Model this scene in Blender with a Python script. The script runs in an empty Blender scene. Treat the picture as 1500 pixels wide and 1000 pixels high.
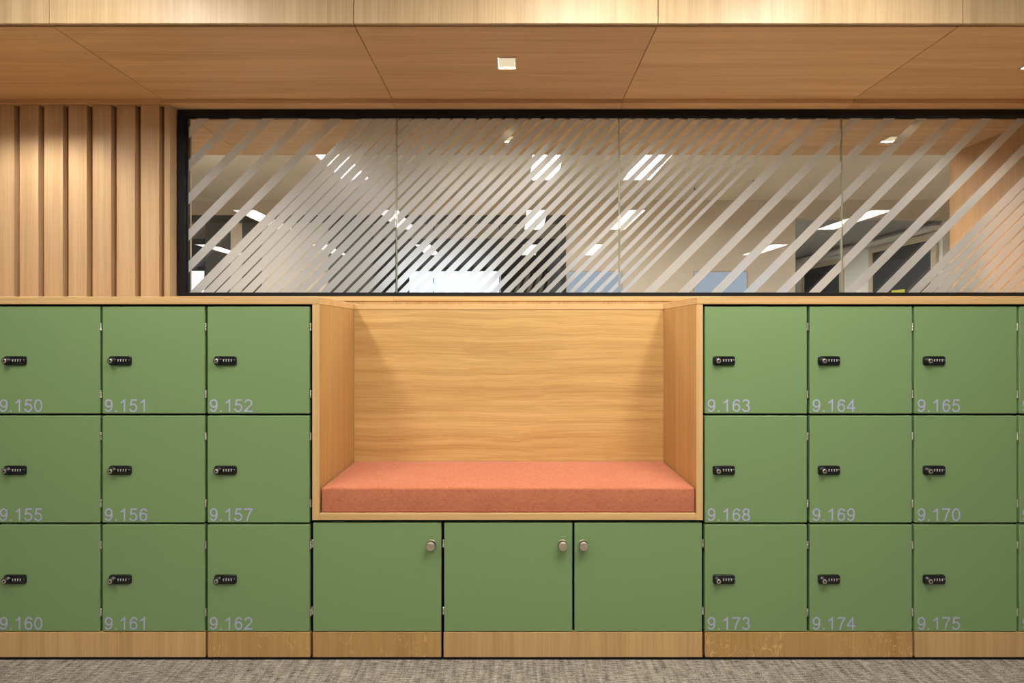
import bpy, bmesh, math, random
from mathutils import Vector, Matrix
random.seed(7)
scene = bpy.context.scene
COL = scene.collection

# ---------------------------------------------------------------- units
# lengths across the locker front are measured in units of U metres,
# depths as multiples r of the distance D from the eye to the locker fronts
U = 0.0026
F = 720.0                 # focal length, in units of the 1500 wide frame
D = F * U
EYE = 477 * U             # eye height; floor is z = 0

def X(u): return u * U
def Z(u): return EYE + u * U
def Y(r): return (r - 1.0) * D

def lin(c):
    return tuple(((v / 255.0) / 12.92 if v / 255.0 <= 0.04045 else ((v / 255.0 + 0.055) / 1.055) ** 2.4) for v in c) + (1.0,)

# ---------------------------------------------------------------- materials
def new_mat(name):
    m = bpy.data.materials.new(name); m.use_nodes = True
    nt = m.node_tree
    b = nt.nodes['Principled BSDF']
    return m, nt, b

def plain(name, rgb, rough=0.5, metal=0.0, spec=0.5, bump=0.0, bscale=200):
    m, nt, b = new_mat(name)
    b.inputs['Base Color'].default_value = lin(rgb)
    b.inputs['Roughness'].default_value = rough
    b.inputs['Metallic'].default_value = metal
    b.inputs['Specular IOR Level'].default_value = spec
    tc = nt.nodes.new('ShaderNodeTexCoord')
    n = nt.nodes.new('ShaderNodeTexNoise'); n.inputs['Scale'].default_value = bscale
    nt.links.new(tc.outputs['Object'], n.inputs['Vector'])
    # slight mottling so no surface is a flat fill
    mx = nt.nodes.new('ShaderNodeMixRGB'); mx.blend_type = 'MULTIPLY'; mx.inputs['Fac'].default_value = 0.08
    mx.inputs['Color1'].default_value = lin(rgb)
    nt.links.new(n.outputs['Fac'], mx.inputs['Color2'])
    nt.links.new(mx.outputs['Color'], b.inputs['Base Color'])
    if bump:
        bp = nt.nodes.new('ShaderNodeBump'); bp.inputs['Strength'].default_value = bump; bp.inputs['Distance'].default_value = 0.001
        nt.links.new(n.outputs['Fac'], bp.inputs['Height']); nt.links.new(bp.outputs['Normal'], b.inputs['Normal'])
    return m

def emit(name, rgb, strength):
    m = bpy.data.materials.new(name); m.use_nodes = True
    nt = m.node_tree; nt.nodes.clear()
    e = nt.nodes.new('ShaderNodeEmission'); o = nt.nodes.new('ShaderNodeOutputMaterial')
    e.inputs['Color'].default_value = lin(rgb); e.inputs['Strength'].default_value = strength
    nt.links.new(e.outputs[0], o.inputs['Surface'])
    return m

def wood(name, light, dark, axis, rough=0.42, fine=120, wavy=0.0, fleck=False, contrast=1.0, leaf=0.0, broad=9.0, leaf_axis=None):
    """oak veneer; the grain runs along axis (0 x, 1 y, 2 z)"""
    m, nt, b = new_mat(name)
    L = nt.links.new
    tc = nt.nodes.new('ShaderNodeTexCoord')
    oi = nt.nodes.new('ShaderNodeObjectInfo')
    off = nt.nodes.new('ShaderNodeVectorMath'); off.operation = 'MULTIPLY'
    L(oi.outputs['Random'], off.inputs[0]); off.inputs[1].default_value = (37.0, 23.0, 51.0)
    add = nt.nodes.new('ShaderNodeVectorMath'); add.operation = 'ADD'
    L(tc.outputs['Object'], add.inputs[0]); L(off.outputs[0], add.inputs[1])
    def mapped(across, along):
        mp = nt.nodes.new('ShaderNodeMapping')
        s = [across] * 3; s[axis] = along
        mp.inputs['Scale'].default_value = s
        L(src, mp.inputs['Vector']); return mp.outputs[0]
    src = add.outputs[0]
    if wavy:
        w = nt.nodes.new('ShaderNodeTexNoise'); w.inputs['Scale'].default_value = 2.2; w.inputs['Detail'].default_value = 2
        L(src, w.inputs['Vector'])
        ws = nt.nodes.new('ShaderNodeVectorMath'); ws.operation = 'SCALE'; ws.inputs['Scale'].default_value = wavy
        L(w.outputs['Color'], ws.inputs[0])
        wa = nt.nodes.new('ShaderNodeVectorMath'); wa.operation = 'ADD'
        L(src, wa.inputs[0]); L(ws.outputs[0], wa.inputs[1]); src = wa.outputs[0]
    n1 = nt.nodes.new('ShaderNodeTexNoise'); n1.inputs['Scale'].default_value = 1; n1.inputs['Detail'].default_value = 5; n1.inputs['Roughness'].default_value = 0.65
    L(mapped(fine, 2.6), n1.inputs['Vector'])
    n2 = nt.nodes.new('ShaderNodeTexNoise'); n2.inputs['Scale'].default_value = 1; n2.inputs['Detail'].default_value = 4; n2.inputs['Distortion'].default_value = 0.3
    L(mapped(broad * 2.6, 0.55), n2.inputs['Vector'])
    n3 = nt.nodes.new('ShaderNodeTexNoise'); n3.inputs['Scale'].default_value = 1; n3.inputs['Detail'].default_value = 2
    L(mapped(broad * 0.5, 0.35), n3.inputs['Vector'])
    def mul(a, k):
        q = nt.nodes.new('ShaderNodeMath'); q.operation = 'MULTIPLY'; L(a, q.inputs[0]); q.inputs[1].default_value = k; return q.outputs[0]
    def plus(a, c):
        q = nt.nodes.new('ShaderNodeMath'); q.operation = 'ADD'; L(a, q.inputs[0]); L(c, q.inputs[1]); return q.outputs[0]
    s = plus(plus(mul(n1.outputs['Fac'], 0.42), mul(n2.outputs['Fac'], 0.36)), mul(n3.outputs['Fac'], 0.22))
    if leaf:
        # veneer leaves: a step in tone every «leaf» metres across the grain
        sx = nt.nodes.new('ShaderNodeSeparateXYZ'); L(add.outputs[0], sx.inputs[0])
        fl = nt.nodes.new('ShaderNodeMath'); fl.operation = 'SNAP'; fl.inputs[1].default_value = leaf
        L(sx.outputs[leaf_axis if leaf_axis is not None else (1 if axis == 0 else 0)], fl.inputs[0])
        wn = nt.nodes.new('ShaderNodeTexWhiteNoise'); wn.noise_dimensions = '1D'; L(fl.outputs[0], wn.inputs['W'])
        s = plus(s, mul(wn.outputs['Value'], 0.10))
    mr = nt.nodes.new('ShaderNodeMapRange')
    half = 0.17 / contrast
    mr.inputs['From Min'].default_value = 0.5 - half; mr.inputs['From Max'].default_value = 0.5 + half
    L(s, mr.inputs['Value'])
    mx = nt.nodes.new('ShaderNodeMixRGB'); mx.inputs['Color1'].default_value = lin(dark); mx.inputs['Color2'].default_value = lin(light)
    L(mr.outputs[0], mx.inputs['Fac'])
    col = mx.outputs['Color']
    # tone shift from one panel to the next
    tv = nt.nodes.new('ShaderNodeMapRange'); tv.inputs['To Min'].default_value = 0.92; tv.inputs['To Max'].default_value = 1.06
    L(oi.outputs['Random'], tv.inputs['Value'])
    tm = nt.nodes.new('ShaderNodeVectorMath'); tm.operation = 'SCALE'
    L(col, tm.inputs[0]); L(tv.outputs[0], tm.inputs['Scale']); col = tm.outputs[0]
    if fleck:
        fn = nt.nodes.new('ShaderNodeTexNoise'); fn.inputs['Scale'].default_value = 1; fn.inputs['Detail'].default_value = 1; fn.inputs['Distortion'].default_value = 1.6
        L(mapped(26, 12), fn.inputs['Vector'])
        a = nt.nodes.new('ShaderNodeMath'); a.operation = 'SUBTRACT'; L(fn.outputs['Fac'], a.inputs[0]); a.inputs[1].default_value = 0.5
        ab = nt.nodes.new('ShaderNodeMath'); ab.operation = 'ABSOLUTE'; L(a.outputs[0], ab.inputs[0])
        fr = nt.nodes.new('ShaderNodeMapRange'); fr.inputs['From Min'].default_value = 0.004; fr.inputs['From Max'].default_value = 0.02
        fr.inputs['To Min'].default_value = 0.6; fr.inputs['To Max'].default_value = 0.0
        L(ab.outputs[0], fr.inputs['Value'])
        pn = nt.nodes.new('ShaderNodeTexNoise'); pn.inputs['Scale'].default_value = 7; L(src, pn.inputs['Vector'])
        pr = nt.nodes.new('ShaderNodeMapRange'); pr.inputs['From Min'].default_value = 0.48; pr.inputs['From Max'].default_value = 0.6
        L(pn.outputs['Fac'], pr.inputs['Value'])
        fm = nt.nodes.new('ShaderNodeMath'); fm.operation = 'MULTIPLY'; L(fr.outputs[0], fm.inputs[0]); L(pr.outputs[0], fm.inputs[1])
        f2 = nt.nodes.new('ShaderNodeMixRGB'); f2.inputs['Color2'].default_value = lin((232, 196, 138))
        L(fm.outputs[0], f2.inputs['Fac']); L(col, f2.inputs['Color1']); col = f2.outputs['Color']
    L(col, b.inputs['Base Color'])
    b.inputs['Roughness'].default_value = rough
    b.inputs['Specular IOR Level'].default_value = 0.4
    bp = nt.nodes.new('ShaderNodeBump'); bp.inputs['Strength'].default_value = 0.12; bp.inputs['Distance'].default_value = 0.0006
    L(n1.outputs['Fac'], bp.inputs['Height']); L(bp.outputs['Normal'], b.inputs['Normal'])
    return m

OAK_L, OAK_D = (213, 172, 118), (176, 130, 80)
M = {}
M['soffit'] = wood('oak_soffit', (218, 184, 144), (180, 142, 104), 0, contrast=1.05, rough=0.45, leaf=0.13)
M['fascia'] = wood('oak_fascia', (198, 174, 138), (162, 136, 100), 2, fine=150, contrast=1.1)
M['slat'] = wood('oak_batten', (200, 174, 140), (168, 139, 106), 2, rough=0.34, fine=130)
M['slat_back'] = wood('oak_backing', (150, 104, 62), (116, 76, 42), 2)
M['ledge'] = wood('oak_worktop', (220, 184, 132), (186, 148, 98), 0, rough=0.4)
M['lip'] = wood('oak_upright_lip', (220, 184, 132), (190, 150, 100), 2, rough=0.4)
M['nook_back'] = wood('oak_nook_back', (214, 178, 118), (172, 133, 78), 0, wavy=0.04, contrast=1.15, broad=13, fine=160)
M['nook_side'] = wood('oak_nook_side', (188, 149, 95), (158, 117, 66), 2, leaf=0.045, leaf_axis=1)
M['plinth'] = wood('oak_plinth', (206, 170, 118), (170, 134, 86), 2, fine=150, leaf=0.11)
M['plinth_fleck'] = wood('oak_plinth_flecked', (196, 158, 102), (162, 124, 74), 2, fine=150, fleck=True)
M['wall_oak'] = wood('oak_wall', (200, 160, 120), (166, 126, 90), 2, fine=110)
M['green'] = plain('green_laminate', (121, 150, 102), rough=0.38, spec=0.4, bump=0.02, bscale=900)
M['black'] = plain('black_carcass', (12, 12, 14), rough=0.8, spec=0.2)
M['gap'] = plain('black_base', (11, 11, 13), rough=0.9, spec=0.2)
M['frame'] = plain('black_window_frame', (17, 17, 20), rough=0.5, spec=0.3)
M['lock'] = plain('black_lock_housing', (20, 20, 24), rough=0.32)
M['wheel'] = plain('lock_wheel_dark', (14, 14, 15), rough=0.4)
M['tick'] = plain('lock_wheel_mark', (196, 196, 200), rough=0.5)
M['steel'] = plain('brushed_steel', (205, 200, 192), rough=0.32, metal=0.9)
M['nickel'] = plain('satin_nickel', (196, 184, 170), rough=0.38, metal=0.75)
M['collar'] = plain('dark_collar', (52, 50, 50), rough=0.4, metal=0.4)
M['number'] = plain('grey_lettering', (172, 175, 206), rough=0.6)
M['ceil'] = plain('white_ceiling', (236, 230, 220), rough=0.9)
M['wall'] = plain('beige_wall', (222, 208, 192), rough=0.85)
M['wall_white'] = plain('white_wall', (226, 222, 214), rough=0.85)
M['wall_grey'] = plain('grey_wall', (168, 170, 172), rough=0.8)
M['trim_beige'] = plain('beige_door_frame', (190, 174, 150), rough=0.6)
M['dark_door'] = plain('dark_door_leaf', (34, 34, 36), rough=0.55)
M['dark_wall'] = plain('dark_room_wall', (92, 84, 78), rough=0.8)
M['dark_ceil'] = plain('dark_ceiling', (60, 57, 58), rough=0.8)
M['sprink'] = plain('sprinkler_metal', (120, 116, 110), rough=0.4, metal=0.5)
M['yellow'] = plain('yellow_notice', (196, 190, 70), rough=0.6)
M['seal'] = plain('glass_joint', (150, 150, 132), rough=0.3)
M['trimw'] = plain('white_light_trim', (214, 196, 172), rough=0.45)
M['diffuser'] = emit('ceiling_light_diffuser', (255, 248, 236), 46.0)
M['fill_diffuser'] = emit('fill_light_diffuser', (255, 250, 242), 125.0)  # glow of the unseen lights added beyond the glass
M['diffuser_back'] = emit('ceiling_light_diffuser_rear', (255, 248, 236), 14.0)
M['lamp'] = emit('downlight_lamp', (255, 236, 204), 5.0)
M['reflector'] = emit('downlight_reflector', (255, 232, 190), 0.85)
M['sky'] = emit('daylight_pane', (214, 228, 246), 1.05)
M['sky_bright'] = emit('bright_daylight_pane', (228, 240, 255), 1.9)
M['blue'] = emit('dull_daylight_pane', (196, 206, 224), 0.85)

def carpet_mat():
    m, nt, b = new_mat('grey_brown_carpet'); L = nt.links.new
    tc = nt.nodes.new('ShaderNodeTexCoord')
    def noise(sc, det=3, rough=0.6):
        mp = nt.nodes.new('ShaderNodeMapping'); mp.inputs['Scale'].default_value = sc
        L(tc.outputs['Object'], mp.inputs['Vector'])
        n = nt.nodes.new('ShaderNodeTexNoise'); n.inputs['Scale'].default_value = 1; n.inputs['Detail'].default_value = det; n.inputs['Roughness'].default_value = rough
        L(mp.outputs[0], n.inputs['Vector']); return n.outputs['Fac']
    def mth(op, a, c):
        q = nt.nodes.new('ShaderNodeMath'); q.operation = op
        L(a, q.inputs[0])
        if isinstance(c, (int, float)): q.inputs[1].default_value = c
        else: L(c, q.inputs[1])
        return q.outputs[0]
    streak = noise((22, 230, 1), 4, 0.7); tuft = noise((330, 210, 1), 2, 0.7)
    rot = nt.nodes.new('ShaderNodeMapping'); rot.inputs['Rotation'].default_value = (0, 0, math.radians(38)); rot.inputs['Scale'].default_value = (60, 9, 1)
    L(tc.outputs['Object'], rot.inputs['Vector'])
    dn = nt.nodes.new('ShaderNodeTexNoise'); dn.inputs['Scale'].default_value = 1; dn.inputs['Detail'].default_value = 3
    L(rot.outputs[0], dn.inputs['Vector'])
    s = mth('ADD', mth('ADD', mth('MULTIPLY', streak, 0.42), mth('MULTIPLY', tuft, 0.38)), mth('MULTIPLY', dn.outputs['Fac'], 0.2))
    mr = nt.nodes.new('ShaderNodeMapRange'); mr.inputs['From Min'].default_value = 0.40; mr.inputs['From Max'].default_value = 0.60
    L(s, mr.inputs['Value'])
    mx = nt.nodes.new('ShaderNodeMixRGB'); mx.inputs['Color1'].default_value = lin((54, 50, 47)); mx.inputs['Color2'].default_value = lin((176, 168, 157))
    L(mr.outputs[0], mx.inputs['Fac']); L(mx.outputs['Color'], b.inputs['Base Color'])
    b.inputs['Roughness'].default_value = 0.95; b.inputs['Specular IOR Level'].default_value = 0.1
    bp = nt.nodes.new('ShaderNodeBump'); bp.inputs['Strength'].default_value = 0.5; bp.inputs['Distance'].default_value = 0.003
    L(tuft, bp.inputs['Height']); L(bp.outputs['Normal'], b.inputs['Normal'])
    return m
M['carpet'] = carpet_mat()

def fabric_mat():
    m, nt, b = new_mat('coral_woven_fabric'); L = nt.links.new
    tc = nt.nodes.new('ShaderNodeTexCoord')
    outs = []
    for sc in ((900, 60, 60), (60, 900, 900), (14, 14, 14)):
        mp = nt.nodes.new('ShaderNodeMapping'); mp.inputs['Scale'].default_value = sc
        L(tc.outputs['Object'], mp.inputs['Vector'])
        n = nt.nodes.new('ShaderNodeTexNoise'); n.inputs['Scale'].default_value = 1; n.inputs['Detail'].default_value = 2
        L(mp.outputs[0], n.inputs['Vector']); outs.append(n.outputs['Fac'])
    a = nt.nodes.new('ShaderNodeMath'); a.operation = 'ADD'; L(outs[0], a.inputs[0]); L(outs[1], a.inputs[1])
    a2 = nt.nodes.new('ShaderNodeMath'); a2.operation = 'MULTIPLY_ADD'; L(outs[2], a2.inputs[0]); a2.inputs[1].default_value = 0.18; L(a.outputs[0], a2.inputs[2])
    mr = nt.nodes.new('ShaderNodeMapRange'); mr.inputs['From Min'].default_value = 0.72; mr.inputs['From Max'].default_value = 1.46
    L(a2.outputs[0], mr.inputs['Value'])
    mx = nt.nodes.new('ShaderNodeMixRGB'); mx.inputs['Color1'].default_value = lin((162, 82, 64)); mx.inputs['Color2'].default_value = lin((202, 132, 94))
    L(mr.outputs[0], mx.inputs['Fac']); L(mx.outputs['Color'], b.inputs['Base Color'])
    b.inputs['Roughness'].default_value = 0.9; b.inputs['Specular IOR Level'].default_value = 0.2
    b.inputs['Sheen Weight'].default_value = 0.2
    bp = nt.nodes.new('ShaderNodeBump'); bp.inputs['Strength'].default_value = 0.3; bp.inputs['Distance'].default_value = 0.001
    L(a.outputs[0], bp.inputs['Height']); L(bp.outputs['Normal'], b.inputs['Normal'])
    return m
M['fabric'] = fabric_mat()

def glass_mat():
    m = bpy.data.materials.new('clear_glazing'); m.use_nodes = True
    nt = m.node_tree; nt.nodes.clear(); L = nt.links.new
    o = nt.nodes.new('ShaderNodeOutputMaterial')
    t = nt.nodes.new('ShaderNodeBsdfTransparent'); t.inputs['Color'].default_value = (0.93, 0.95, 0.94, 1)
    g = nt.nodes.new('ShaderNodeBsdfGlossy'); g.inputs['Roughness'].default_value = 0.0
    mx = nt.nodes.new('ShaderNodeMixShader')
    mx.inputs['Fac'].default_value = 0.10; L(t.outputs[0], mx.inputs[1]); L(g.outputs[0], mx.inputs[2]); L(mx.outputs[0], o.inputs['Surface'])
    return m
M['glass'] = glass_mat()

def frost_mat():
    m = bpy.data.materials.new('frosted_film'); m.use_nodes = True
    nt = m.node_tree; nt.nodes.clear(); L = nt.links.new
    o = nt.nodes.new('ShaderNodeOutputMaterial')
    d = nt.nodes.new('ShaderNodeBsdfDiffuse'); d.inputs['Color'].default_value = (0.58, 0.57, 0.57, 1)
    tl = nt.nodes.new('ShaderNodeBsdfTranslucent'); tl.inputs['Color'].default_value = (0.60, 0.61, 0.63, 1)
    rf = nt.nodes.new('ShaderNodeBsdfRefraction'); rf.inputs['IOR'].default_value = 1.3; rf.inputs['Roughness'].default_value = 0.45
    rf.inputs['Color'].default_value = (0.96, 0.97, 0.98, 1)
    m1 = nt.nodes.new('ShaderNodeMixShader'); m1.inputs['Fac'].default_value = 0.5
    m2 = nt.nodes.new('ShaderNodeMixShader'); m2.inputs['Fac'].default_value = 0.5
    L(d.outputs[0], m1.inputs[1]); L(tl.outputs[0], m1.inputs[2])
    L(m1.outputs[0], m2.inputs[1]); L(rf.outputs[0], m2.inputs[2]); L(m2.outputs[0], o.inputs['Surface'])
    return m
M['frost'] = frost_mat()

def tile_mat():
    m, nt, b = new_mat('ceiling_tiles'); L = nt.links.new
    tc = nt.nodes.new('ShaderNodeTexCoord')
    mp = nt.nodes.new('ShaderNodeMapping'); mp.inputs['Scale'].default_value = (1, 1, 1)
    L(tc.outputs['Object'], mp.inputs['Vector'])
    br = nt.nodes.new('ShaderNodeTexBrick'); br.offset = 0.0
    br.inputs['Scale'].default_value = 1; br.inputs['Brick Width'].default_value = 0.55; br.inputs['Row Height'].default_value = 0.6
    br.inputs['Mortar Size'].default_value = 0.006; br.inputs['Mortar Smooth'].default_value = 0.2
    br.inputs['Color1'].default_value = lin((234, 222, 204)); br.inputs['Color2'].default_value = lin((226, 214, 196)); br.inputs['Mortar'].default_value = lin((246, 230, 204))
    L(mp.outputs[0], br.inputs['Vector'])
    L(br.outputs['Color'], b.inputs['Base Color']); b.inputs['Roughness'].default_value = 0.85
    return m
M['tiles'] = tile_mat()

# ---------------------------------------------------------------- mesh helpers
class MB:
    def __init__(self): self.bm = bmesh.new(); self.mats = []
    def mi(self, mat):
        if mat not in self.mats: self.mats.append(mat)
        return self.mats.index(mat)
    def box(self, x0, x1, y0, y1, z0, z1, mat, bevel=0.0, seg=2):
        lo = Vector((min(x0, x1), min(y0, y1), min(z0, z1))); hi = Vector((max(x0, x1), max(y0, y1), max(z0, z1)))
        t = bmesh.new()
        bmesh.ops.create_cube(t, size=1)
        for v in t.verts:
            v.co = Vector(((v.co.x + .5) * (hi.x - lo.x) + lo.x, (v.co.y + .5) * (hi.y - lo.y) + lo.y, (v.co.z + .5) * (hi.z - lo.z) + lo.z))
        if bevel:
            bmesh.ops.bevel(t, geom=t.edges[:], offset=bevel, segments=seg, affect='EDGES', profile=0.5)
        self.merge(t, mat); return self
    def merge(self, t, mat, smooth=False):
        i = self.mi(mat)
        vs = [self.bm.verts.new(v.co) for v in t.verts]
        t.verts.index_update()
        for f in t.faces:
            try:
                nf = self.bm.faces.new([vs[v.index] for v in f.verts]); nf.material_index = i; nf.smooth = smooth
            except ValueError: pass
        t.free()
    def lathe(self, prof, mat, centre=(0, 0, 0), axis='y', n=32, smooth=True):
        """prof: list of (radius, distance along axis); axis 'y' runs towards -y (to the viewer)"""
        i = self.mi(mat); rings = []
        c = Vector(centre)
        for r, d in prof:
            ring = []
            for k in range(n):
                a = 2 * math.pi * k / n
                if axis == 'y': p = Vector((r * math.cos(a), -d, r * math.sin(a)))
                else: p = Vector((r * math.cos(a), r * math.sin(a), d))
                ring.append(self.bm.verts.new(c + p))
            rings.append(ring)
        for a, b in zip(rings, rings[1:]):
            for k in range(n):
                f = self.bm.faces.new((a[k], a[(k + 1) % n], b[(k + 1) % n], b[k])); f.material_index = i; f.smooth = smooth
        for ring in (rings[0], rings[-1]):
            f = self.bm.faces.new(ring); f.material_index = i
        return self
    def poly(self, pts, mat):
        f = self.bm.faces.new([self.bm.verts.new(p) for p in pts]); f.material_index = self.mi(mat); return self
    def rounded_plate(self, x0, x1, z0, z1, rad, y0, y1, mat, n=6, bevel=0.0):
        t = bmesh.new(); pts = []
        for cx, cz, a0 in ((x1 - rad, z1 - rad, 0), (x0 + rad, z1 - rad, 90), (x0 + rad, z0 + rad, 180), (x1 - rad, z0 + rad, 270)):
            for k in range(n + 1):
                a = math.radians(a0 + 90 * k / n); pts.append((cx + rad * math.cos(a), cz + rad * math.sin(a)))
        back = [t.verts.new((px, y1, pz)) for px, pz in pts]
        cxm, czm = (x0 + x1) / 2, (z0 + z1) / 2
        front = [t.verts.new((px, y0 + bevel, pz)) for px, pz in pts]
        k = 1.0
        top = [t.verts.new((px - math.copysign(bevel, px - cxm), y0, pz - math.copysign(bevel, pz - czm))) for px, pz in pts]
        N = len(pts)
        for a, b in ((back, front), (front, top)):
            for q in range(N): t.faces.new((a[q], a[(q + 1) % N], b[(q + 1) % N], b[q]))
        t.faces.new(top); t.faces.new(back[::-1])
        self.merge(t, mat); return self
    def mesh(self, name, recalc=True):
        if recalc: bmesh.ops.recalc_face_normals(self.bm, faces=self.bm.faces[:])
        me = bpy.data.meshes.new(name); self.bm.to_mesh(me); self.bm.free()
        for mt in self.mats: me.materials.append(mt)
        return me
    def build(self, name, parent=None, loc=(0, 0, 0)):
        return link(name, self.mesh(name), parent, loc)

def link(name, data, parent=None, loc=(0, 0, 0)):
    o = bpy.data.objects.new(name, data); COL.objects.link(o)
    o.location = loc
    if parent is not None: o.parent = parent
    return o

def tag(o, label=None, cat=None, group=None, kind=None):
    if label: o['label'] = label
    if cat: o['category'] = cat
    if group: o['group'] = group
    if kind: o['kind'] = kind
    return o

def thing(name, loc, label=None, cat=None, group=None, kind=None):
    return tag(link(name, None, None, loc), label, cat, group, kind)

def struct(o): o['kind'] = 'structure'; return o

# ---------------------------------------------------------------- setting
R_NEAR, R_FAR, R_GLASS = 0.961, 1.264, 1.309
R_MFAR, R_MNEAR = 2 * R_GLASS - R_FAR, 2 * R_GLASS - R_NEAR      # the other side of the glass, built alike
H_SOFFIT, H_CEIL, H_HEAD = 434.5, 560, 427
SEAMS = [-1078, -651, -224, 203, 630, 1057]
FLOOR = -477

struct(MB().box(X(-2900), X(2900), Y(-3.7), Y(5.2), -0.06, 0, M['carpet']).build('floor'))
# room behind the viewer
struct(MB().box(X(-2900), X(2900), Y(-3.7), Y(0.953), Z(H_CEIL), Z(H_CEIL) + 0.06, M['ceil']).build('ceiling_room'))
struct(MB().box(X(-2900), X(2900), Y(-3.7) - 0.1, Y(-3.7), 0, Z(H_CEIL), M['wall_grey']).build('wall_front'))
# wall behind the lockers and under the glass
struct(MB().box(X(-1078), X(1078), Y(1.287), Y(1.335), 0, Z(54.5), M['wall_white']).build('wall_back'))
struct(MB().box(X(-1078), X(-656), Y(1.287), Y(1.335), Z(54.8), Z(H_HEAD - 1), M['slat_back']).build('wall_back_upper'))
struct(MB().box(X(-1100), X(-1078.5), Y(0.957), Y(1.654), 0, Z(H_SOFFIT + 12), M['wall_oak']).build('wall_left'))
struct(MB().box(X(1078.5), X(1100), Y(0.957), Y(1.3345), 0, Z(H_SOFFIT + 12), M['wall_oak']).build('wall_right'))
struct(MB().box(X(1057.5), X(1100), Y(1.335), Y(1.654), 0, Z(H_SOFFIT + 12), M['wall_oak']).build('wall_right_beyond_glass'))

# soffit panels of oak veneer, one each side of the glass
def soffit_panel(x0, x1, ra, rb, hole=None):
    g = 0.7
    b = MB(); z0, z1 = Z(H_SOFFIT), Z(H_SOFFIT) + 0.018
    xa, xb = X(x0 + g), X(x1 - g)
    if hole is None:
        b.box(xa, xb, Y(ra), Y(rb), z0, z1, M['soffit'])
    else:
        hx0, hx1, hy0, hy1 = hole
        b.box(xa, hx0, Y(ra), Y(rb), z0, z1, M['soffit']); b.box(hx1, xb, Y(ra), Y(rb), z0, z1, M['soffit'])
        b.box(hx0, hx1, Y(ra), hy0, z0, z1, M['soffit']); b.box(hx0, hx1, hy1, Y(rb), z0, z1, M['soffit'])
    return b
LIGHT_X = [-864, -10.5, 843.5]
HALF = 16.0 * U
def hole_for(cx, r): return (X(cx) - HALF, X(cx) + HALF, Y(r) - HALF * 1.12, Y(r) + HALF * 1.12)
near = link('ceiling', None); struct(near)
far = link('ceiling_beyond_glass', None); struct(far)
R_LN = 1.0955; R_LF = 2 * R_GLASS - R_LN
for k in range(5):
    cx = (SEAMS[k] + SEAMS[k + 1]) / 2
    lit = k in (0, 2, 4)
    lx = LIGHT_X[k // 2] if lit else None
    soffit_panel(SEAMS[k], SEAMS[k + 1], 0.9665, R_FAR - .0006, hole_for(lx, R_LN) if lit else None).build('ceiling_panel', near)
    soffit_panel(SEAMS[k], SEAMS[k + 1], R_MFAR + .0006, 2 * R_GLASS - 0.9665, hole_for(lx, R_LF) if lit else None).build('ceiling_panel', far)
MB().box(X(-1078), X(1078), Y(0.964), Y(R_FAR), Z(H_SOFFIT) + 0.1, Z(H_SOFFIT) + 0.11, M['gap']).build('ceiling_void_board', near)
MB().box(X(-1078), X(1078), Y(R_MFAR), Y(1.655), Z(H_SOFFIT) + 0.1, Z(H_SOFFIT) + 0.11, M['gap']).build('ceiling_void_board', far)
# bulkhead fascias, vertical grain, jointed on the same module
for nm, ra, rb in (('trim_1', 0.957, 0.9635), ('trim_2', 1.6545, 1.661)):
    t = struct(link(nm, None))
    for k in range(5):
        MB().box(X(SEAMS[k] + .6), X(SEAMS[k + 1] - .6), Y(ra), Y(rb), Z(435.2), Z(H_CEIL + (4 if ra > 1 else -0.6)), M['fascia'], bevel=0.0012).build('fascia_panel', t)
    struct(t)
# head trim over the glass and the battens
for nm, ra, rb in (('trim_3', R_FAR, 1.297), ('trim_4', 1.321, R_MFAR)):
    t = struct(link(nm, None))
    for k in range(5):
        MB().box(X(SEAMS[k] + .4), X(SEAMS[k + 1] - .4), Y(ra), Y(rb), Z(H_HEAD), Z(H_SOFFIT + 6), M['soffit'], bevel=0.001).build('head_board', t)
# jambs of the glazing, near side and far side
struct(MB().box(X(-650), X(-639.5), Y(R_FAR + .007), Y(1.297), Z(55.4), Z(H_HEAD - .2), M['slat'], bevel=0.001).build('trim_5'))
struct(MB().box(X(-655), X(-637), Y(1.322), Y(1.352), Z(0), Z(H_HEAD - .2), M['slat'], bevel=0.001).build('trim_6'))
# sill boards under the glass
t = struct(link('trim_7', None))
for k in range(5):
    a = max(SEAMS[k], -639)
    if SEAMS[k + 1] <= -639: continue
    MB().box(X(a + .3), X(SEAMS[k + 1] - .3), Y(1.278), Y(1.296), Z(61.6), Z(70.6), M['ledge'], bevel=0.001).build('sill_board', t)
MB().box(X(-639), X(1057), Y(1.281), Y(1.2865), Z(54.9), Z(61.4), M['plinth']).build('sill_upstand', t)

# ---------------------------------------------------------------- batten wall panel
bp = thing('batten_wall_panel', (X(-860), Y(1.28), Z(55.4)), 'pale oak wall panel of upright battens left of the glass', 'wall panel')
def local(b, name, parent):
    o = b.build(name, parent); o.location = -parent.location; return o
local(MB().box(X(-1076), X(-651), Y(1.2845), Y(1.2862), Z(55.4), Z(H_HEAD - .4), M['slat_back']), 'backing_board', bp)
edges = [(-1, 20.8), (28.7, 56), (64.5, 92), (100.3, 127), (135.6, 162.5), (170.9, 197.4), (206.3, 233)]
bat = [((a - 752) * 1.271, (b_ - 752) * 1.271) for a, b_ in edges]
bat[0] = (bat[1][0] - 45.2, bat[1][1] - 45.2)
bat.insert(0, (bat[0][0] - 45.2, bat[0][1] - 45.2))
for a, b_ in bat:
    local(MB().box(X(a), X(b_), Y(1.271), Y(1.2843), Z(55.5), Z(H_HEAD - .6), M['slat'], bevel=0.0012), 'batten', bp)

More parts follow.
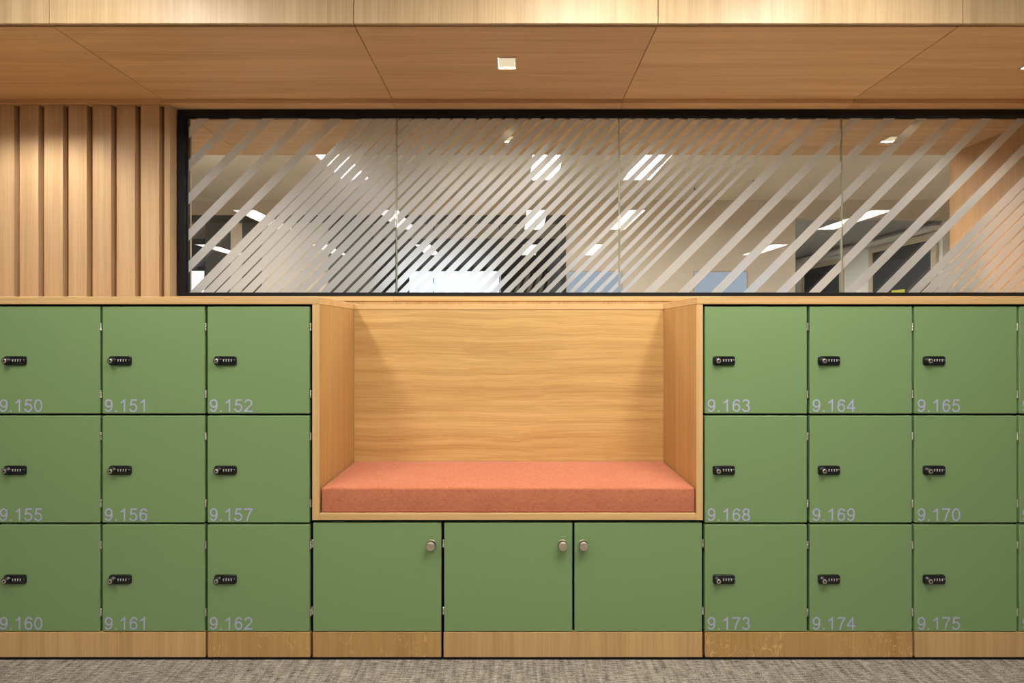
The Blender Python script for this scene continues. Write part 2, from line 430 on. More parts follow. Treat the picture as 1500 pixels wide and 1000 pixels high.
# ---------------------------------------------------------------- glazing
def clip(poly, f):
    out = []
    for i in range(len(poly)):
        p, q = poly[i], poly[(i + 1) % len(poly)]
        fp, fq = f(p), f(q)
        if fp >= 0: out.append(p)
        if (fp >= 0) != (fq >= 0):
            t_ = fp / (fp - fq); out.append((p[0] + (q[0] - p[0]) * t_, p[1] + (q[1] - p[1]) * t_))
    return out
win = struct(link('window_1', None, None, (0, Y(R_GLASS), Z(70.7))))
fr = MB()
ya, yb = Y(1.299), Y(1.320)
fr.box(X(-639), X(1057), ya, yb, Z(414.5), Z(426.8), M['frame'], bevel=0.001)
fr.box(X(-639), X(1057), ya, yb, Z(70.7), Z(79.0), M['frame'], bevel=0.001)
fr.box(X(-639), X(-624.5), ya, yb, Z(79), Z(414.5), M['frame'], bevel=0.001)
fr.box(X(1051), X(1057), ya, yb, Z(79), Z(414.5), M['frame'], bevel=0.001)
# inner glazing bead
fr.box(X(-624.5), X(1051), Y(1.3045), Y(1.3068), Z(412.6), Z(414.5), M['frame'])
fr.box(X(-624.5), X(-622), Y(1.3045), Y(1.3068), Z(79), Z(412.6), M['frame'])
local(fr, 'window_frame', win)
PX = [-624.3, -224, 203, 630, 1050.8]
ZB, ZT = 79.2, 414.3
# diagonal film: intercepts along the bottom edge of the glass
stripes = []
def S(v): return (v - 752) * R_GLASS
wid = lambda k: 17.0 - 9.6 * k / 33.0
P0 = 277.6; NS = 34; PITCH = (908.2 - 277.6) / 33
for rep in (-1052, 0, 1052):
    for k in range(NS):
        stripes.append((P0 + rep + k * PITCH, P0 + rep + k * PITCH + wid(k)))
    for k, b0 in enumerate((942.4, 992.6, 1040.8, 1088.6, 1136, 1184, 1236.6, 1283)):
        stripes.append((b0 + rep, b0 + rep + 16.6))
for k in range(4):
    x0, x1 = PX[k] + .9, PX[k + 1] - .9
    pane = local(MB().box(X(x0), X(x1), Y(R_GLASS), Y(R_GLASS) + 0.012, Z(ZB), Z(ZT), M['glass']), 'pane', win)
    b = MB(); h = ZT - ZB; yf = Y(R_GLASS) - 0.0015
    for s0, s1 in stripes:
        a, c = S(s0), S(s1)
        lean = h * 255.0 / 257.0
        pl = [(a, ZB), (c, ZB), (c + lean, ZT), (a + lean, ZT)]
        pl = clip(pl, lambda p: p[0] - x0 - 1.0)
        if len(pl) >= 3: pl = clip(pl, lambda p: x1 - 1.0 - p[0])
        if len(pl) >= 3: b.poly([(X(p[0]), yf, Z(p[1])) for p in pl], M['frost'])
    fo = link('frosted_film', b.mesh('frosted_film', recalc=False), pane); fo['label'] = 'slanting frosted stripes on the glass'
    if k:
        local(MB().box(X(PX[k] - .8), X(PX[k] + .8), Y(R_GLASS), Y(R_GLASS) + 0.012, Z(ZB), Z(ZT), M['seal']), 'glass_joint', win)

# ---------------------------------------------------------------- locker worktops and seating nook
LIP = 0.0006
def worktop(x0, x1, label):
    o = thing('locker_worktop', (X((x0 + x1) / 2), Y(1.0), Z(43.4)), label, 'worktop', 'oak worktops over the lockers')
    local(MB().box(X(x0), X(x1), Y(0.9965), Y(1.277), Z(43.4), Z(54.6), M['ledge'], bevel=0.0022), 'top_board', o)
    return o
worktop(-1076, -283.4, 'pale oak worktop over the lockers left of the seating nook')
worktop(267.2, 1076, 'pale oak worktop over the lockers right of the seating nook')

nook = thing('seating_nook', (X(-8), Y(1.1), Z(-272)), 'oak lined seating nook recessed between the green locker banks', 'seating nook')
for xa, xb, lab in ((-293.6, -283.4, None), (267.2, 276.6, None)):
    b = MB()
    inner = xb if xa < 0 else xa
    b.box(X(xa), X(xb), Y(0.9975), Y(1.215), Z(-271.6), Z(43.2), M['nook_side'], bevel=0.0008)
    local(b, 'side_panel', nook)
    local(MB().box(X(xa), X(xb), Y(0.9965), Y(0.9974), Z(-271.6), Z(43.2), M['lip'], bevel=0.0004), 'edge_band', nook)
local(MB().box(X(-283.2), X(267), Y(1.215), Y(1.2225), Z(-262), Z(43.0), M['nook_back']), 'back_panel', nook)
local(MB().box(X(-283.2), X(267), Y(1.2135), Y(1.277), Z(43.3), Z(52.6), M['ledge'], bevel=0.001), 'back_ledge', nook)
local(MB().box(X(-283.2), X(267), Y(0.9968), Y(1.2225), Z(-271.6), Z(-262.2), M['ledge'], bevel=0.001), 'seat_board', nook)

# cushion: boxed foam pad with softened edges and a stitched seam
def cushion():
    t = bmesh.new()
    nx, ny, nz = 40, 16, 6
    x0, x1, y0, y1, z0, z1 = X(-281.3), X(266), Y(1.0015), Y(1.2135), Z(-261.9), Z(-226)
    w, d, h = x1 - x0, y1 - y0, z1 - z0
    bmesh.ops.create_cube(t, size=2)
    bmesh.ops.bevel(t, geom=t.edges[:], offset=0.06, segments=1, affect='EDGES')
    t.free()
    b = MB()
    t = bmesh.new(); bmesh.ops.create_cube(t, size=1)
    for v in t.verts: v.co = Vector((x0 + (v.co.x + .5) * w, y0 + (v.co.y + .5) * d, z0 + (v.co.z + .5) * h))
    bmesh.ops.bevel(t, geom=t.edges[:], offset=0.0045, segments=3, affect='EDGES', profile=0.5)
    bmesh.ops.subdivide_edges(t, edges=[e for e in t.edges if e.calc_length() > 0.05], cuts=24, use_grid_fill=True)
    for v in t.verts:
        u, q, s = (v.co.x - x0) / w, (v.co.y - y0) / d, (v.co.z - z0) / h
        if s > 0.85:
            v.co.z += 0.006 * max(0, math.sin(math.pi * min(1, max(0, u)))) ** 0.4 * max(0, math.sin(math.pi * min(1, max(0, q)))) ** 0.6 - 0.001 * math.sin(u * 21) ** 2
        if q < 0.05:
            v.co.y += 0.0012 * math.sin(u * 37) * math.sin(s * math.pi) - 0.002 * math.sin(s * math.pi)
    b.merge(t, M['fabric'], smooth=True)
    return b, (x0, x1, y0, y1, z0, z1)
cu = thing('seat_cushion', (X(-8), Y(1.1), Z(-262)), 'coral red box cushion lying on the seat of the oak nook', 'cushion')
cb, (cx0, cx1, cy0, cy1, cz0, cz1) = cushion()
local(cb, 'cushion_pad', cu)
def cord(y, z, r=0.0016):
    b = MB(); i = b.mi(M['fabric']); n = 8; m = 60; prev = None
    for k in range(m + 1):
        xx = cx0 + 0.006 + (cx1 - cx0 - 0.012) * k / m
        ring = [b.bm.verts.new((xx, y + r * math.cos(2 * math.pi * q / n), z + 0.0007 * math.sin(k * .9) + r * math.sin(2 * math.pi * q / n))) for q in range(n)]
        if prev:
            for q in range(n):
                f = b.bm.faces.new((prev[q], prev[(q + 1) % n], ring[(q + 1) % n], ring[q])); f.smooth = True
        prev = ring
    return b
local(cord(cy0 + 0.003, cz1 - 0.0015), 'piping', cu)
local(cord(cy0 + 0.002, cz0 + 0.005), 'piping', cu)

# ---------------------------------------------------------------- lockers
PITCH_X = 153.75
ROWS = [(40.3, -116.6), (-119.8, -276.3), (-279.4, -435.5)]
T_DOOR = 0.018
def door_mesh(w, h):
    return MB().box(0, w, 0, T_DOOR, -h, 0, M['green'], bevel=0.0022, seg=2).mesh('door')
def lock_plate_mesh():
    b = MB()
    w, h = 32 * U, 13.4 * U
    b.rounded_plate(0, w, -h / 2, h / 2, 3.2 * U, -0.006, 0, M['lock'], bevel=0.0012)
    b.box(12.2 * U, 28.2 * U, -0.0064, -0.0058, -2.6 * U, 2.6 * U, M['wheel'])
    b.box(9.8 * U, 11.2 * U, -0.0066, -0.0058, 0.9 * U, 1.5 * U, M['tick'])
    b.box(29.0 * U, 30.4 * U, -0.0066, -0.0058, 0.9 * U, 1.5 * U, M['tick'])
    return b.mesh('lock_plate')
def lock_wheel_mesh():
    b = MB(); n = 20; i = b.mi(M['wheel']); r = 2.9 * U; w = 2.6 * U
    rings = []
    for xx in (-w / 2, w / 2):
        rings.append([b.bm.verts.new((xx, r * math.cos(2 * math.pi * k / n) + r * 0.55, r * math.sin(2 * math.pi * k / n))) for k in range(n)])
    for k in range(n):
        f = b.bm.faces.new((rings[0][k], rings[0][(k + 1) % n], rings[1][(k + 1) % n], rings[1][k])); f.material_index = i
    for rg in rings: b.bm.faces.new(rg).material_index = i
    yq = -r * 0.45 - 0.0004
    b.box(-0.5 * U, 0.5 * U, yq, yq + 0.001, -1.5 * U, 1.2 * U, M['tick'])
    b.box(-0.9 * U, 0.9 * U, yq, yq + 0.001, 1.0 * U, 1.7 * U, M['tick'])
    return b.mesh('number_wheel')
def lock_knob_mesh():
    b = MB()
    b.lathe([(5.4 * U, 0.004), (5.4 * U, 0.009), (4.6 * U, 0.010), (4.5 * U, 0.0185), (4.1 * U, 0.0195)], M['lock'], n=28)
    b.box(-4.9 * U, 4.9 * U, -0.014, -0.006, -1.1 * U, 1.1 * U, M['lock'], bevel=0.001)
    b.lathe([(3.3 * U, 0.0193), (3.3 * U, 0.0200), (2.7 * U, 0.0203), (1.4 * U, 0.0203)], M['steel'], n=28)
    b.lathe([(1.4 * U, 0.0202), (1.3 * U, 0.0205)], M['wheel'], n=16)
    return b.mesh('lock_knob')
def hinge_mesh():
    b = MB(); r = 1.3 * U; n = 5; L_ = 11.4 * U; s = L_ / n
    for k in range(n):
        z0 = -L_ / 2 + k * s
        b.lathe([(r * .7, z0), (r, z0 + s * .12), (r, z0 + s * .86), (r * .7, z0 + s * .98)], M['steel'], axis='z', n=14)
    return b.mesh('hinge')
def pull_mesh():
    b = MB()
    b.lathe([(6.3 * U, 0.0), (7.0 * U, 0.0005), (7.0 * U, 0.003), (6.2 * U, 0.004)], M['nickel'], n=36)
    b.lathe([(6.3 * U, 0.004), (6.6 * U, 0.005), (6.6 * U, 0.013), (6.2 * U, 0.014)], M['collar'], n=36)
    b.lathe([(6.0 * U, 0.014), (6.35 * U, 0.015), (6.35 * U, 0.0235), (6.1 * U, 0.0248), (5.2 * U, 0.0258), (4.9 * U, 0.0255)], M['nickel'], n=36)
    return b.mesh('door_knob')
ME = dict(plate=lock_plate_mesh(), wheel=lock_wheel_mesh(), knob=lock_knob_mesh(), hinge=hinge_mesh(), pull=pull_mesh())

def arc(cx, cz, rx, rz, a0, a1, n=22):
    return [(cx + rx * math.cos(math.radians(a0 + (a1 - a0) * k / n)), cz + rz * math.sin(math.radians(a0 + (a1 - a0) * k / n))) for k in range(n + 1)]
G9 = [arc(.272, .478, .177, .196, 0, 360), [(.449, .478)] + arc(.262, .36, .187, .318, 12, -62)[0:] + arc(.262, .195, .17, .153, -75, -168)]
GLYPH = {
    '0': [arc(.278, .352, .192, .318, 0, 360, 30)],
    '2': [arc(.28, .502, .185, .172, 175, -28) + [(.37, .335), (.2, .17), (.1, .07), (.08, .042)], [(.04, .042), (.505, .042)]],
    '3': [arc(.265, .522, .165, .15, 168, -88), arc(.265, .208, .187, .17, 88, -165)],
    '4': [[(.368, 0), (.368, .71)], [(.03, .212), (.52, .212)], [(.375, .68), (.055, .215)]],
    '5': [[(.478, .668), (.17, .668), (.118, .345)], [(.118, .345)] + arc(.262, .232, .192, .2, 138, -164)],
    '6': [[(.556 - p[0], .712 - p[1]) for p in q] for q in G9],
    '7': [[(.047, .666), (.505, .666)], [(.49, .664), (.37, .49), (.285, .3), (.235, .12), (.222, 0)]],
    '8': [arc(.278, .526, .155, .148, 0, 360), arc(.278, .204, .188, .166, 0, 360)],
    '9': G9,
}
ONE = [(.373, 0), (.373, .718), (.315, .718), (.265, .66), (.2, .604), (.109, .553), (.109, .468), (.2, .508), (.285, .562), (.285, 0)]
def number_mesh(s):
    """numerals drawn as flat ribbons, cut like vinyl lettering"""
    b = MB(); em = 26.0 * U; hw = 0.043; pen = 0.0; i = b.mi(M['number']); lay = 0
    def ribbon(pts):
        nonlocal lay
        y = -0.00002 * lay; lay += 1
        n = len(pts); L_, R_ = [], []
        for k, p in enumerate(pts):
            q0 = pts[max(0, k - 1)]; q1 = pts[min(n - 1, k + 1)]
            dx, dz = q1[0] - q0[0], q1[1] - q0[1]; l = math.hypot(dx, dz) or 1
            nx, nz = -dz / l, dx / l; sc = 1.0
            if 0 < k < n - 1:
                ax, az = p[0] - q0[0], p[1] - q0[1]; la = math.hypot(ax, az) or 1
                sc = min(1.8, 1 / max(0.3, abs((-az / la) * nx + (ax / la) * nz)))
            L_.append(b.bm.verts.new(((pen + p[0] + nx * hw * sc) * em, y, (p[1] + nz * hw * sc) * em)))
            R_.append(b.bm.verts.new(((pen + p[0] - nx * hw * sc) * em, y, (p[1] - nz * hw * sc) * em)))
        for k in range(n - 1):
            b.bm.faces.new((L_[k], L_[k + 1], R_[k + 1], R_[k])).material_index = i
    for ch in s:
        if ch == '.':
            ribbon([(.13, 0), (.13, .088)]); pen += 0.278
        elif ch == '1':
            y = -0.00002 * lay; lay += 1
            b.bm.faces.new([b.bm.verts.new(((pen + p[0]) * em, y, p[1] * em)) for p in ONE]).material_index = i
            pen += 0.556
        else:
            for st in GLYPH[ch]: ribbon(st)
            pen += 0.556
    return b.mesh('number')

DM = {}
YD = Y(1.0)
def add_door(unit, x0, x1, zt, zb, number=None, hinge_side='right', pull=None):
    key = (round(x1 - x0, 2), round(zt - zb, 2))
    if key not in DM: DM[key] = door_mesh((x1 - x0) * U, (zt - zb) * U)
    d = link('door', DM[key], unit, Vector((X(x0), YD, Z(zt))) - unit.location)
    h = (zt - zb)
    if number:
        d['label'] = 'green locker door numbered ' + number
        zc = -79.4 * U
        p = link('lock_plate', ME['plate'], d, (11.3 * U, 0, zc))
        for k in range(4):
            link('number_wheel', ME['wheel'], d, ((11.3 + 14.6 + 3.75 * k) * U, -0.0058, zc + 0.4 * U))
        kn = link('lock_knob', ME['knob'], d, (17.2 * U, 0, zc)); kn['label'] = 'black locking knob with a steel key face'
        nm = link('number', number_mesh(number), d, (2.4 * U, -0.0006, -(h - 2.6) * U)); nm['label'] = 'grey lettering ' + number
    if pull:
        k = link('door_knob', ME['pull'], d, ((pull - x0) * U, 0, -30.8 * U)); k['label'] = 'round satin nickel knob'
    hx = (x1 - x0 + 1.35) * U if hinge_side == 'right' else -1.2 * U
    for zz in (-30.0, -128.6):
        link('hinge', ME['hinge'], d, (hx, 0.0026, zz * U))
    return d

def add_unit(name, x0, x1, zt, label, cat, group, plinth):
    """carcass, plinth and base of one cabinet; doors are added to it"""
    u = thing(name, (X((x0 + x1) / 2), Y(1.0), 0), label, cat, group)
    g = 0.25
    yb = YD + T_DOOR + 0.004
    b = MB(); t_ = 0.016; xa, xb = X(x0 + g), X(x1 - g); yend = Y(1.21)
    z0, z1 = Z(-437), Z(zt)
    b.box(xa, xa + t_, yb, yend, z0, z1, M['black']); b.box(xb - t_, xb, yb, yend, z0, z1, M['black'])
    b.box(xa, xb, yend - .008, yend, z0, z1, M['black'])
    b.box(xa, xb, yb, yend, z1 - t_, z1, M['black']); b.box(xa, xb, yb, yend, z0, z0 + t_, M['black'])
    if cat == 'lockers':
        for zz in (-118.2, -277.8): b.box(xa, xb, yb, yend, Z(zz) - .008, Z(zz) + .008, M['black'])
        n = round((x1 - x0) / PITCH_X)
        for k in range(1, n): b.box(X(x0 + k * PITCH_X) - .008, X(x0 + k * PITCH_X) + .008, yb, yend, z0, z1, M['black'])
    local(b, 'carcass', u)
    local(MB().box(X(x0 + 1.8), X(x1 - 1.8), Y(1.0), Y(1.0) + 0.018, Z(-473.4), Z(-436.9), M[plinth], bevel=0.0016), 'plinth_panel', u)
    local(MB().box(X(x0 + g), X(x1 - g), Y(1.0) + 0.002 + .018, Y(1.2), 0.0, Z(-437.3), M['gap']), 'base', u)
    local(MB().box(X(x0 + g), X(x1 - g), Y(1.0) + 0.001, Y(1.0) + 0.018, 0.0, Z(-473.6), M['gap']), 'base', u)
    return u

GRP = 'green locker units on oak plinths'
def lockers(x0, cols, first, plinth, label):
    u = add_unit('locker_unit', x0, x0 + cols * PITCH_X, 42.9, label, 'lockers', GRP, plinth)
    for c in range(cols):
        for r_, (zt, zb) in enumerate(ROWS):
            a = x0 + c * PITCH_X
            add_door(u, a + 1.4, a + PITCH_X - 2.7, zt, zb, '9.%d' % (first + c + 5 * r_))
    return u
XL = -296.0
lockers(XL - PITCH_X, 1, 152, 'plinth_fleck', 'single column of green lockers 9.152, 9.157 and 9.162 beside the nook')
lockers(XL - 3 * PITCH_X, 2, 150, 'plinth', 'two column green locker unit with doors 9.150, 9.151 to 9.161')
lockers(XL - 5 * PITCH_X, 2, 148, 'plinth', 'two column green locker unit with doors 9.148, 9.149 at far left')
XR = 279.2
lockers(XR, 2, 163, 'plinth_fleck', 'two column green locker unit with doors 9.163, 9.164 to 9.174')
lockers(XR + 2 * PITCH_X, 2, 165, 'plinth', 'green locker unit with doors 9.165, 9.170, 9.175 at right edge')
lockers(XR + 4 * PITCH_X, 1, 167, 'plinth', 'single column of green lockers from 9.167 at far right wall')

# cupboards under the bench
G2 = 'green cupboards under the bench'
u = add_unit('bench_cupboard', -296, -104.2, -273.6, 'single door green cupboard under left third of the coral bench', 'cupboard', G2, 'plinth_fleck')
add_door(u, -293.5, -105.8, -277, -435.6, hinge_side='left', pull=-120)
u = add_unit('bench_cupboard', -104.1, 279, -273.6, 'double door green cupboard with paired knobs under the coral bench', 'cupboard', G2, 'plinth')
add_door(u, -101.4, 86.4, -277, -435.6, hinge_side='left', pull=71.8)
add_door(u, 89.6, 276.5, -277, -435.6, hinge_side='right', pull=102.2)

# ---------------------------------------------------------------- recessed downlights
def downlight(cx, r, label, watts):
    o = thing('recessed_downlight', (X(cx), Y(r), Z(H_SOFFIT)), label, 'downlight')
    hx, hy = HALF, HALF * 1.12
    b = MB(); w = 2.6 * U
    for (xa, xb, ya_, yb_) in ((-hx, -hx + w, -hy, hy), (hx - w, hx, -hy, hy), (-hx + w, hx - w, -hy, -hy + w), (-hx + w, hx - w, hy - w, hy)):
        b.box(xa, xb, ya_, yb_, -0.0025, 0.02, M['trimw'])
    b.build('frame', o)
    b = MB(); a, c, h = hx - w, hx * 0.45, 0.05; a2, c2 = hy - w, hy * .45
    lo = [(-a, -a2, .004), (a, -a2, .004), (a, a2, .004), (-a, a2, .004)]; hi = [(-c, -c2, h), (c, -c2, h), (c, c2, h), (-c, c2, h)]
    for k in range(4): b.poly([lo[k], lo[(k + 1) % 4], hi[(k + 1) % 4], hi[k]], M['reflector'])
    b.build('reflector', o)
    MB().box(-c, c, -c2, c2, h, h + 0.003, M['lamp']).build('lamp', o)
    ld = bpy.data.lights.new('downlight_beam', 'SPOT'); ld.energy = watts; ld.color = (1.0, 0.89, 0.74)
    ld.spot_size = math.radians(172); ld.spot_blend = 1.0; ld.shadow_soft_size = 0.01
    lo_ = bpy.data.objects.new('downlight_beam', ld); COL.objects.link(lo_); lo_.parent = o; lo_.location = (0, 0, 0.03)
    return o
W_N, W_F = 30, 24
downlight(LIGHT_X[0], R_LN, 'lit square downlight in the oak ceiling above the far left lockers', W_N)
downlight(LIGHT_X[1], R_LN, 'lit square downlight in the oak ceiling above the nook', W_N)
downlight(LIGHT_X[2], R_LN, 'lit square downlight in the oak ceiling at the right edge', W_N)
downlight(LIGHT_X[0], R_LF, 'lit square downlight beyond the glass at far left', W_F)
downlight(LIGHT_X[1], R_LF, 'lit square downlight beyond the glass, above the middle panes', W_F)
downlight(LIGHT_X[2], R_LF, 'lit square downlight beyond the rightmost glass pane', W_F)

# ---------------------------------------------------------------- strip lights of the open office
strip_me = {}
def strip_light(cx, r0, r1, label, group, w=96, mat='diffuser', top=H_CEIL):
    o = thing('ceiling_light', (X(cx), (Y(r0) + Y(r1)) / 2, Z(top)), label, 'ceiling light', group)
    hx, hy = w * U / 2, (Y(r1) - Y(r0)) / 2
    key = (round(hx, 4), round(hy, 4), mat)
    if key not in strip_me:
        b = MB(); e = .012
        b.box(-hx - e, hx + e, -hy - e, -hy, -.012, -.0005, M['trimw']); b.box(-hx - e, hx + e, hy, hy + e, -.012, -.0005, M['trimw'])
        b.box(-hx - e, -hx, -hy, hy, -.012, -.0005, M['trimw']); b.box(hx, hx + e, -hy, hy, -.012, -.0005, M['trimw'])
        strip_me[key] = (b.mesh('frame'), MB().box(-hx, hx, -hy, hy, -.010, -.001, M[mat]).mesh('diffuser'))
    f, d = strip_me[key]
    link('frame', f, o); link('diffuser', d, o)
    return o
GL = 'white office ceiling lights reflected in the glass'
for cx, n in ((-1930, 3), (-1210, 3), (-566, 3), (108, 3), (545, 3), (1660, 3)):
    for k in range(n):
        if k == 0 and abs(cx) > 1000: continue
        r0 = 0.162 - 1.175 * k
        xx = 445 if (cx == 545 and k == 0) else cx
        strip_light(xx, r0, r0 + 0.57, 'bright white rectangular ceiling light reflected in the frosted striped glass', GL, mat='diffuser' if k == 0 else 'diffuser_back')
# added fill lights, unseen behind the bulkhead, to brighten the office beyond
fill_parts = None
for cx in (-1500, -1000, -500, 0, 500, 1450):
    o = thing('fill_light', (X(cx), Y(1.80), Z(H_CEIL)), 'added fill light hung unseen behind the bulkhead beyond the glass', 'fill light', 'added fill lights beyond the glass')
    if fill_parts is None:
        hx, hy = 60 * U, 0.1 * D; zt = -44 * U
        b = MB(); e = .01
        b.box(-hx - e, hx + e, -hy - e, -hy, zt - .03, zt + .012, M['trimw']); b.box(-hx - e, hx + e, hy, hy + e, zt - .03, zt + .012, M['trimw'])
        b.box(-hx - e, -hx, -hy, hy, zt - .03, zt + .012, M['trimw']); b.box(hx, hx + e, -hy, hy, zt - .03, zt + .012, M['trimw'])
        c = MB()
        for sy in (-.8, .8): c.box(-.002, .002, hy * sy - .002, hy * sy + .002, zt, -.001, M['steel'])
        fill_parts = (b.mesh('frame'), MB().box(-hx, hx, -hy, hy, zt - .02, zt, M['fill_diffuser']).mesh('diffuser'), c.mesh('suspension_rod'))
    for nm, me in zip(('frame', 'diffuser', 'suspension_rod'), fill_parts): link(nm, me, o)

# ---------------------------------------------------------------- beyond the glass
RW = 2.857
def wx(x, r=RW): return (x - 752) * r
def wz(y, r=RW): return (489 - y) * r
struct(MB().box(X(-2900), X(1930), Y(1.664), Y(RW) + .1, Z(H_CEIL), Z(H_CEIL) + .05, M['tiles']).build('ceiling_office'))
yw0, yw1 = Y(RW), Y(RW) + 0.1
b = MB()
b.box(X(-2900), X(1180), yw0, yw1, Z(wz(315)), Z(H_CEIL), M['wall'])
b.box(X(wx(829)), X(1180), yw0, yw1, 0, Z(wz(315)), M['wall'])
b.box(X(-2900), X(-1420), yw0, yw1, 0, Z(wz(315)), M['wall'])
struct(b.build('wall_far'))
# black framed partition in the opening
pt = thing('glazed_partition', (X(-600), yw0, 0), 'black framed office partition seen through the left and middle panes', 'partition')
def pbox(x0, x1, y0_, y1_, mat, name, dy=(0.02, 0.06)):
    return local(MB().box(X(wx(x0)), X(wx(x1)), yw0 + dy[0], yw0 + dy[1], (Z(wz(y1_)) if y1_ else 0), Z(wz(y0_)), mat), name, pt)
pbox(255, 829, 315.3, 325.5, M['frame'], 'header', (-0.01, 0.08))
pbox(822.5, 829, 325.7, None, M['frame'], 'post', (-0.01, 0.08))
pbox(299, 336, 325.7, None, M['dark_door'], 'door_leaf')
pbox(336.3, 353, 325.7, None, M['wall'], 'infill_panel')
pbox(353.3, 382, 325.7, None, M['dark_door'], 'door_leaf')
pbox(382.3, 479.5, 325.7, None, M['wall'], 'infill_panel')
pbox(480, 544.5, 325.7, None, M['dark_door'], 'door_leaf')
for xx in (634, 731):
    pbox(xx, xx + 1.2, 325.7, None, M['frame'], 'glazing_bar', (0.03, 0.04))
# meeting room behind the partition
R2, R3 = 3.25, 4.64
struct(MB().box(X(-2300), X(300), Y(R2), Y(R2) + .08, Z(459.5), Z(545), M['wall']).build('wall_bulkhead'))
struct(MB().box(X(-2300), X(300), Y(R2) + .09, Y(R3), Z(459.5), Z(459.5) + .06, M['dark_ceil']).build('ceiling_meeting_room'))
struct(MB().box(X(-2300), X(300), yw1, Y(R2), Z(545.5), Z(545.5) + .06, M['ceil']).build('ceiling_lobby'))
struct(MB().box(X(-2400), X(400), Y(R3) + .02, Y(R3) + .1, 0, Z(459), M['dark_wall']).build('wall_meeting_room'))
struct(MB().box(X(230), X(300), yw1 + .01, Y(R3), 0, Z(459), M['wall_grey']).build('wall_meeting_room_side'))
def far_window(n, x0, x1, y0_, y1_, r, mat, dy=0.0, frame='trim_beige'):
    w = struct(link('window_%d' % n, None, None, (X(wx((x0 + x1) / 2, r)), Y(r), Z(wz(y1_, r)))))
    yy = Y(r) - .015 + dy
    local(MB().box(X(wx(x0, r)), X(wx(x1, r)), yy + .004, yy + .01, Z(wz(y1_, r)), Z(wz(y0_, r)), M[mat]), 'pane', w)
    e = 4
    fb = MB(); xa, xb, za, zb = wx(x0, r), wx(x1, r), wz(y1_, r), wz(y0_, r)
    fb.box(X(xa - e), X(xb + e), yy, yy + .012, Z(zb), Z(zb + e), M[frame]); fb.box(X(xa - e), X(xb + e), yy, yy + .012, Z(za - e), Z(za), M[frame])
    fb.box(X(xa - e), X(xa), yy, yy + .012, Z(za), Z(zb), M[frame]); fb.box(X(xb), X(xb + e), yy, yy + .012, Z(za), Z(zb), M[frame])
    local(fb, 'window_frame', w)
    return w
far_window(2, 600, 733, 397.5, 470, R3, 'sky_bright')
far_window(3, 250, 300, 397, 470, R3, 'sky_bright')
far_window(4, 440, 478, 398, 470, RW, 'sky', dy=.034)
far_window(5, 831, 910, 398, 470, RW, 'blue')
far_window(6, 1016.5, 1093, 398.5, 470, RW, 'blue')
# louvred blind on the right of the meeting room window
bl = thing('louvre_blind', (X(wx(780, 4.3)), Y(4.3), Z(wz(470, 4.3))), 'grey slatted blind at the end of the bright meeting room window', 'blind')
b = MB()
for k in range(10):
    xx = wx(738, 4.3) + k * 38
    b.poly([(X(xx), Y(4.3), Z(wz(470, 4.3))), (X(xx + 20), Y(4.3), Z(wz(470, 4.3))), (X(xx + 20 + 110), Y(4.3), Z(wz(400, 4.3))), (X(xx + 110), Y(4.3), Z(wz(400, 4.3)))], M['wall_white'])
local(b, 'slats', bl)
# corridor beyond the far wall, to the right
CX = 1830
struct(MB().box(X(1900), X(1930), Y(1.664), Y(RW), 0, Z(H_CEIL), M['wall']).build('wall_office_right'))
struct(MB().box(X(1180.5), X(1900), yw0, yw1, Z(484), Z(H_CEIL), M['wall']).build('wall_lintel'))
struct(MB().box(X(1100), X(1900), yw1 + .002, Y(5.2), Z(484), Z(484) + .05, M['wall_grey']).build('ceiling_corridor'))
struct(MB().box(X(CX), X(CX + 40), yw1 + .002, Y(5.2), 0, Z(483), M['wall_white']).build('wall_corridor'))
struct(MB().box(X(1100), X(CX), Y(5.2), Y(5.2) + .06, 0, Z(483), M['wall_grey']).build('wall_corridor_end'))
def side_door(ra, rb, h, nm):
    d = struct(link(nm, None, None, (X(CX), (Y(ra) + Y(rb)) / 2, 0)))
    local(MB().box(X(CX) - .02, X(CX) - .001, Y(ra), Y(rb), 0.004, Z(h), M['dark_door']), 'door_leaf', d)
    f = MB(); e = 0.07
    f.box(X(CX) - .03, X(CX) - .001, Y(rb), Y(rb) + e, 0.004, Z(h) + e, M['trim_beige'])
    f.box(X(CX) - .03, X(CX) - .001, Y(ra) - e, Y(ra), 0.004, Z(h) + e, M['trim_beige'])
    f.box(X(CX) - .03, X(CX) - .001, Y(ra), Y(rb), Z(h), Z(h) + e, M['trim_beige'])
    local(f, 'door_frame', d)
side_door(2.975, 3.459, 410, 'door_1')
side_door(3.81, 4.276, 396, 'door_2')
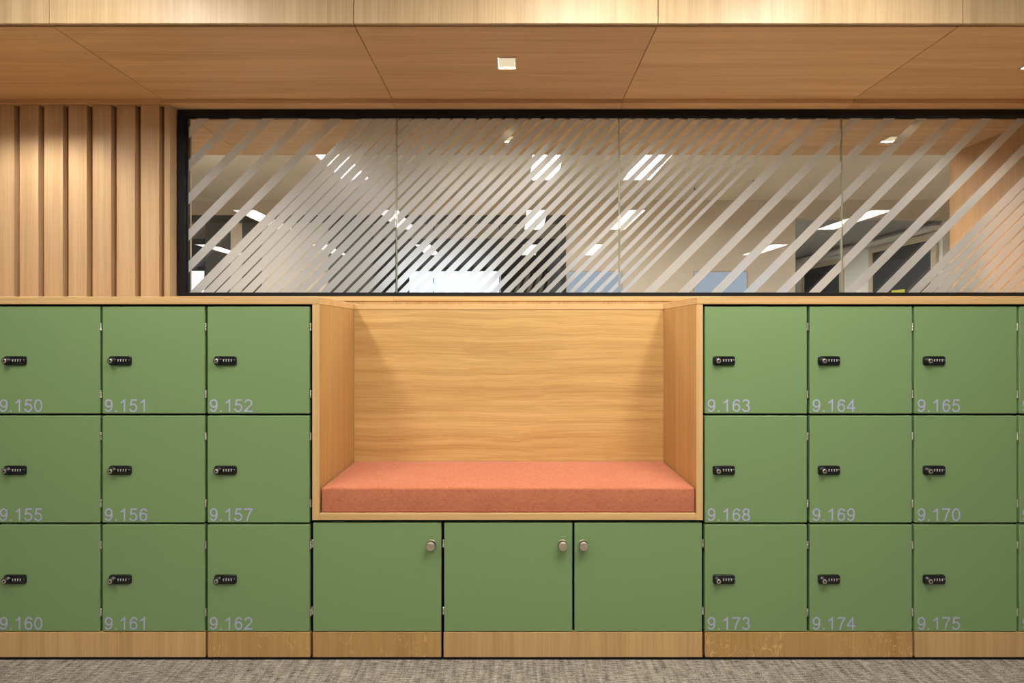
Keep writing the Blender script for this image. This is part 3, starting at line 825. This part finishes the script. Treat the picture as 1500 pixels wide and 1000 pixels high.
struct(MB().box(X(CX) - .09, X(CX) - .001, yw1 + .01, Y(5.1), Z(443), Z(466), M['wall_white'], bevel=.008).build('trim_8'))
tag(MB().box(X(CX) - .026, X(CX) - .021, Y(3.177), Y(3.285), Z(150), Z(209), M['yellow']).build('door_notice'), 'small yellow notice on the dark door at the lower right of the glass', 'notice')
strip_light(1150, 3.0, 3.5, 'added fill light for the corridor, unseen behind the beige far wall', 'added corridor fill lights', mat='fill_diffuser', top=483.5)  # added to brighten the corridor, kept out of view by the wall
# sprinkler heads on the office ceiling
sp = None
for x_, r_ in ((872, 2.478), (-388, 2.489), (690, 2.6), (-500, 2.45)):
    o = thing('ceiling_sprinkler', (X(x_), Y(r_), Z(H_CEIL)), 'tiny sprinkler head on the beige ceiling beyond the glass', 'sprinkler', 'sprinkler heads beyond the glass')
    if sp is None:
        sp = (MB().lathe([(14 * U, -.004), (14 * U, -.0005)], M['ceil'], axis='z', n=20).mesh('rose'),
              MB().lathe([(4 * U, -.03), (6 * U, -.028), (2.4 * U, -.024), (2.4 * U, -.004)], M['sprink'], axis='z', n=12).mesh('nozzle'))
    link('rose', sp[0], o); link('nozzle', sp[1], o)

# ---------------------------------------------------------------- light, world, camera
w = bpy.data.worlds.new('World'); scene.world = w; w.use_nodes = True
bg = w.node_tree.nodes['Background']; bg.inputs['Color'].default_value = (1.0, 0.96, 0.90, 1); bg.inputs['Strength'].default_value = 0.15

cam = bpy.data.cameras.new('Camera'); co = bpy.data.objects.new('Camera', cam); COL.objects.link(co)
co.location = (0, -D, EYE); co.rotation_euler = (math.pi / 2, 0, 0)
cam.sensor_width = 36; cam.lens = F / 1500 * 36
cam.shift_x = -2 / 1500; cam.shift_y = -11 / 1500
cam.clip_start = 0.01
scene.camera = co
scene.view_settings.view_transform = 'Standard'
scene.view_settings.exposure = 0.0
scene.cycles.use_denoising = True
scene.cycles.transparent_max_bounces = 24
scene.cycles.max_bounces = 8
scene.cycles.sample_clamp_indirect = 6
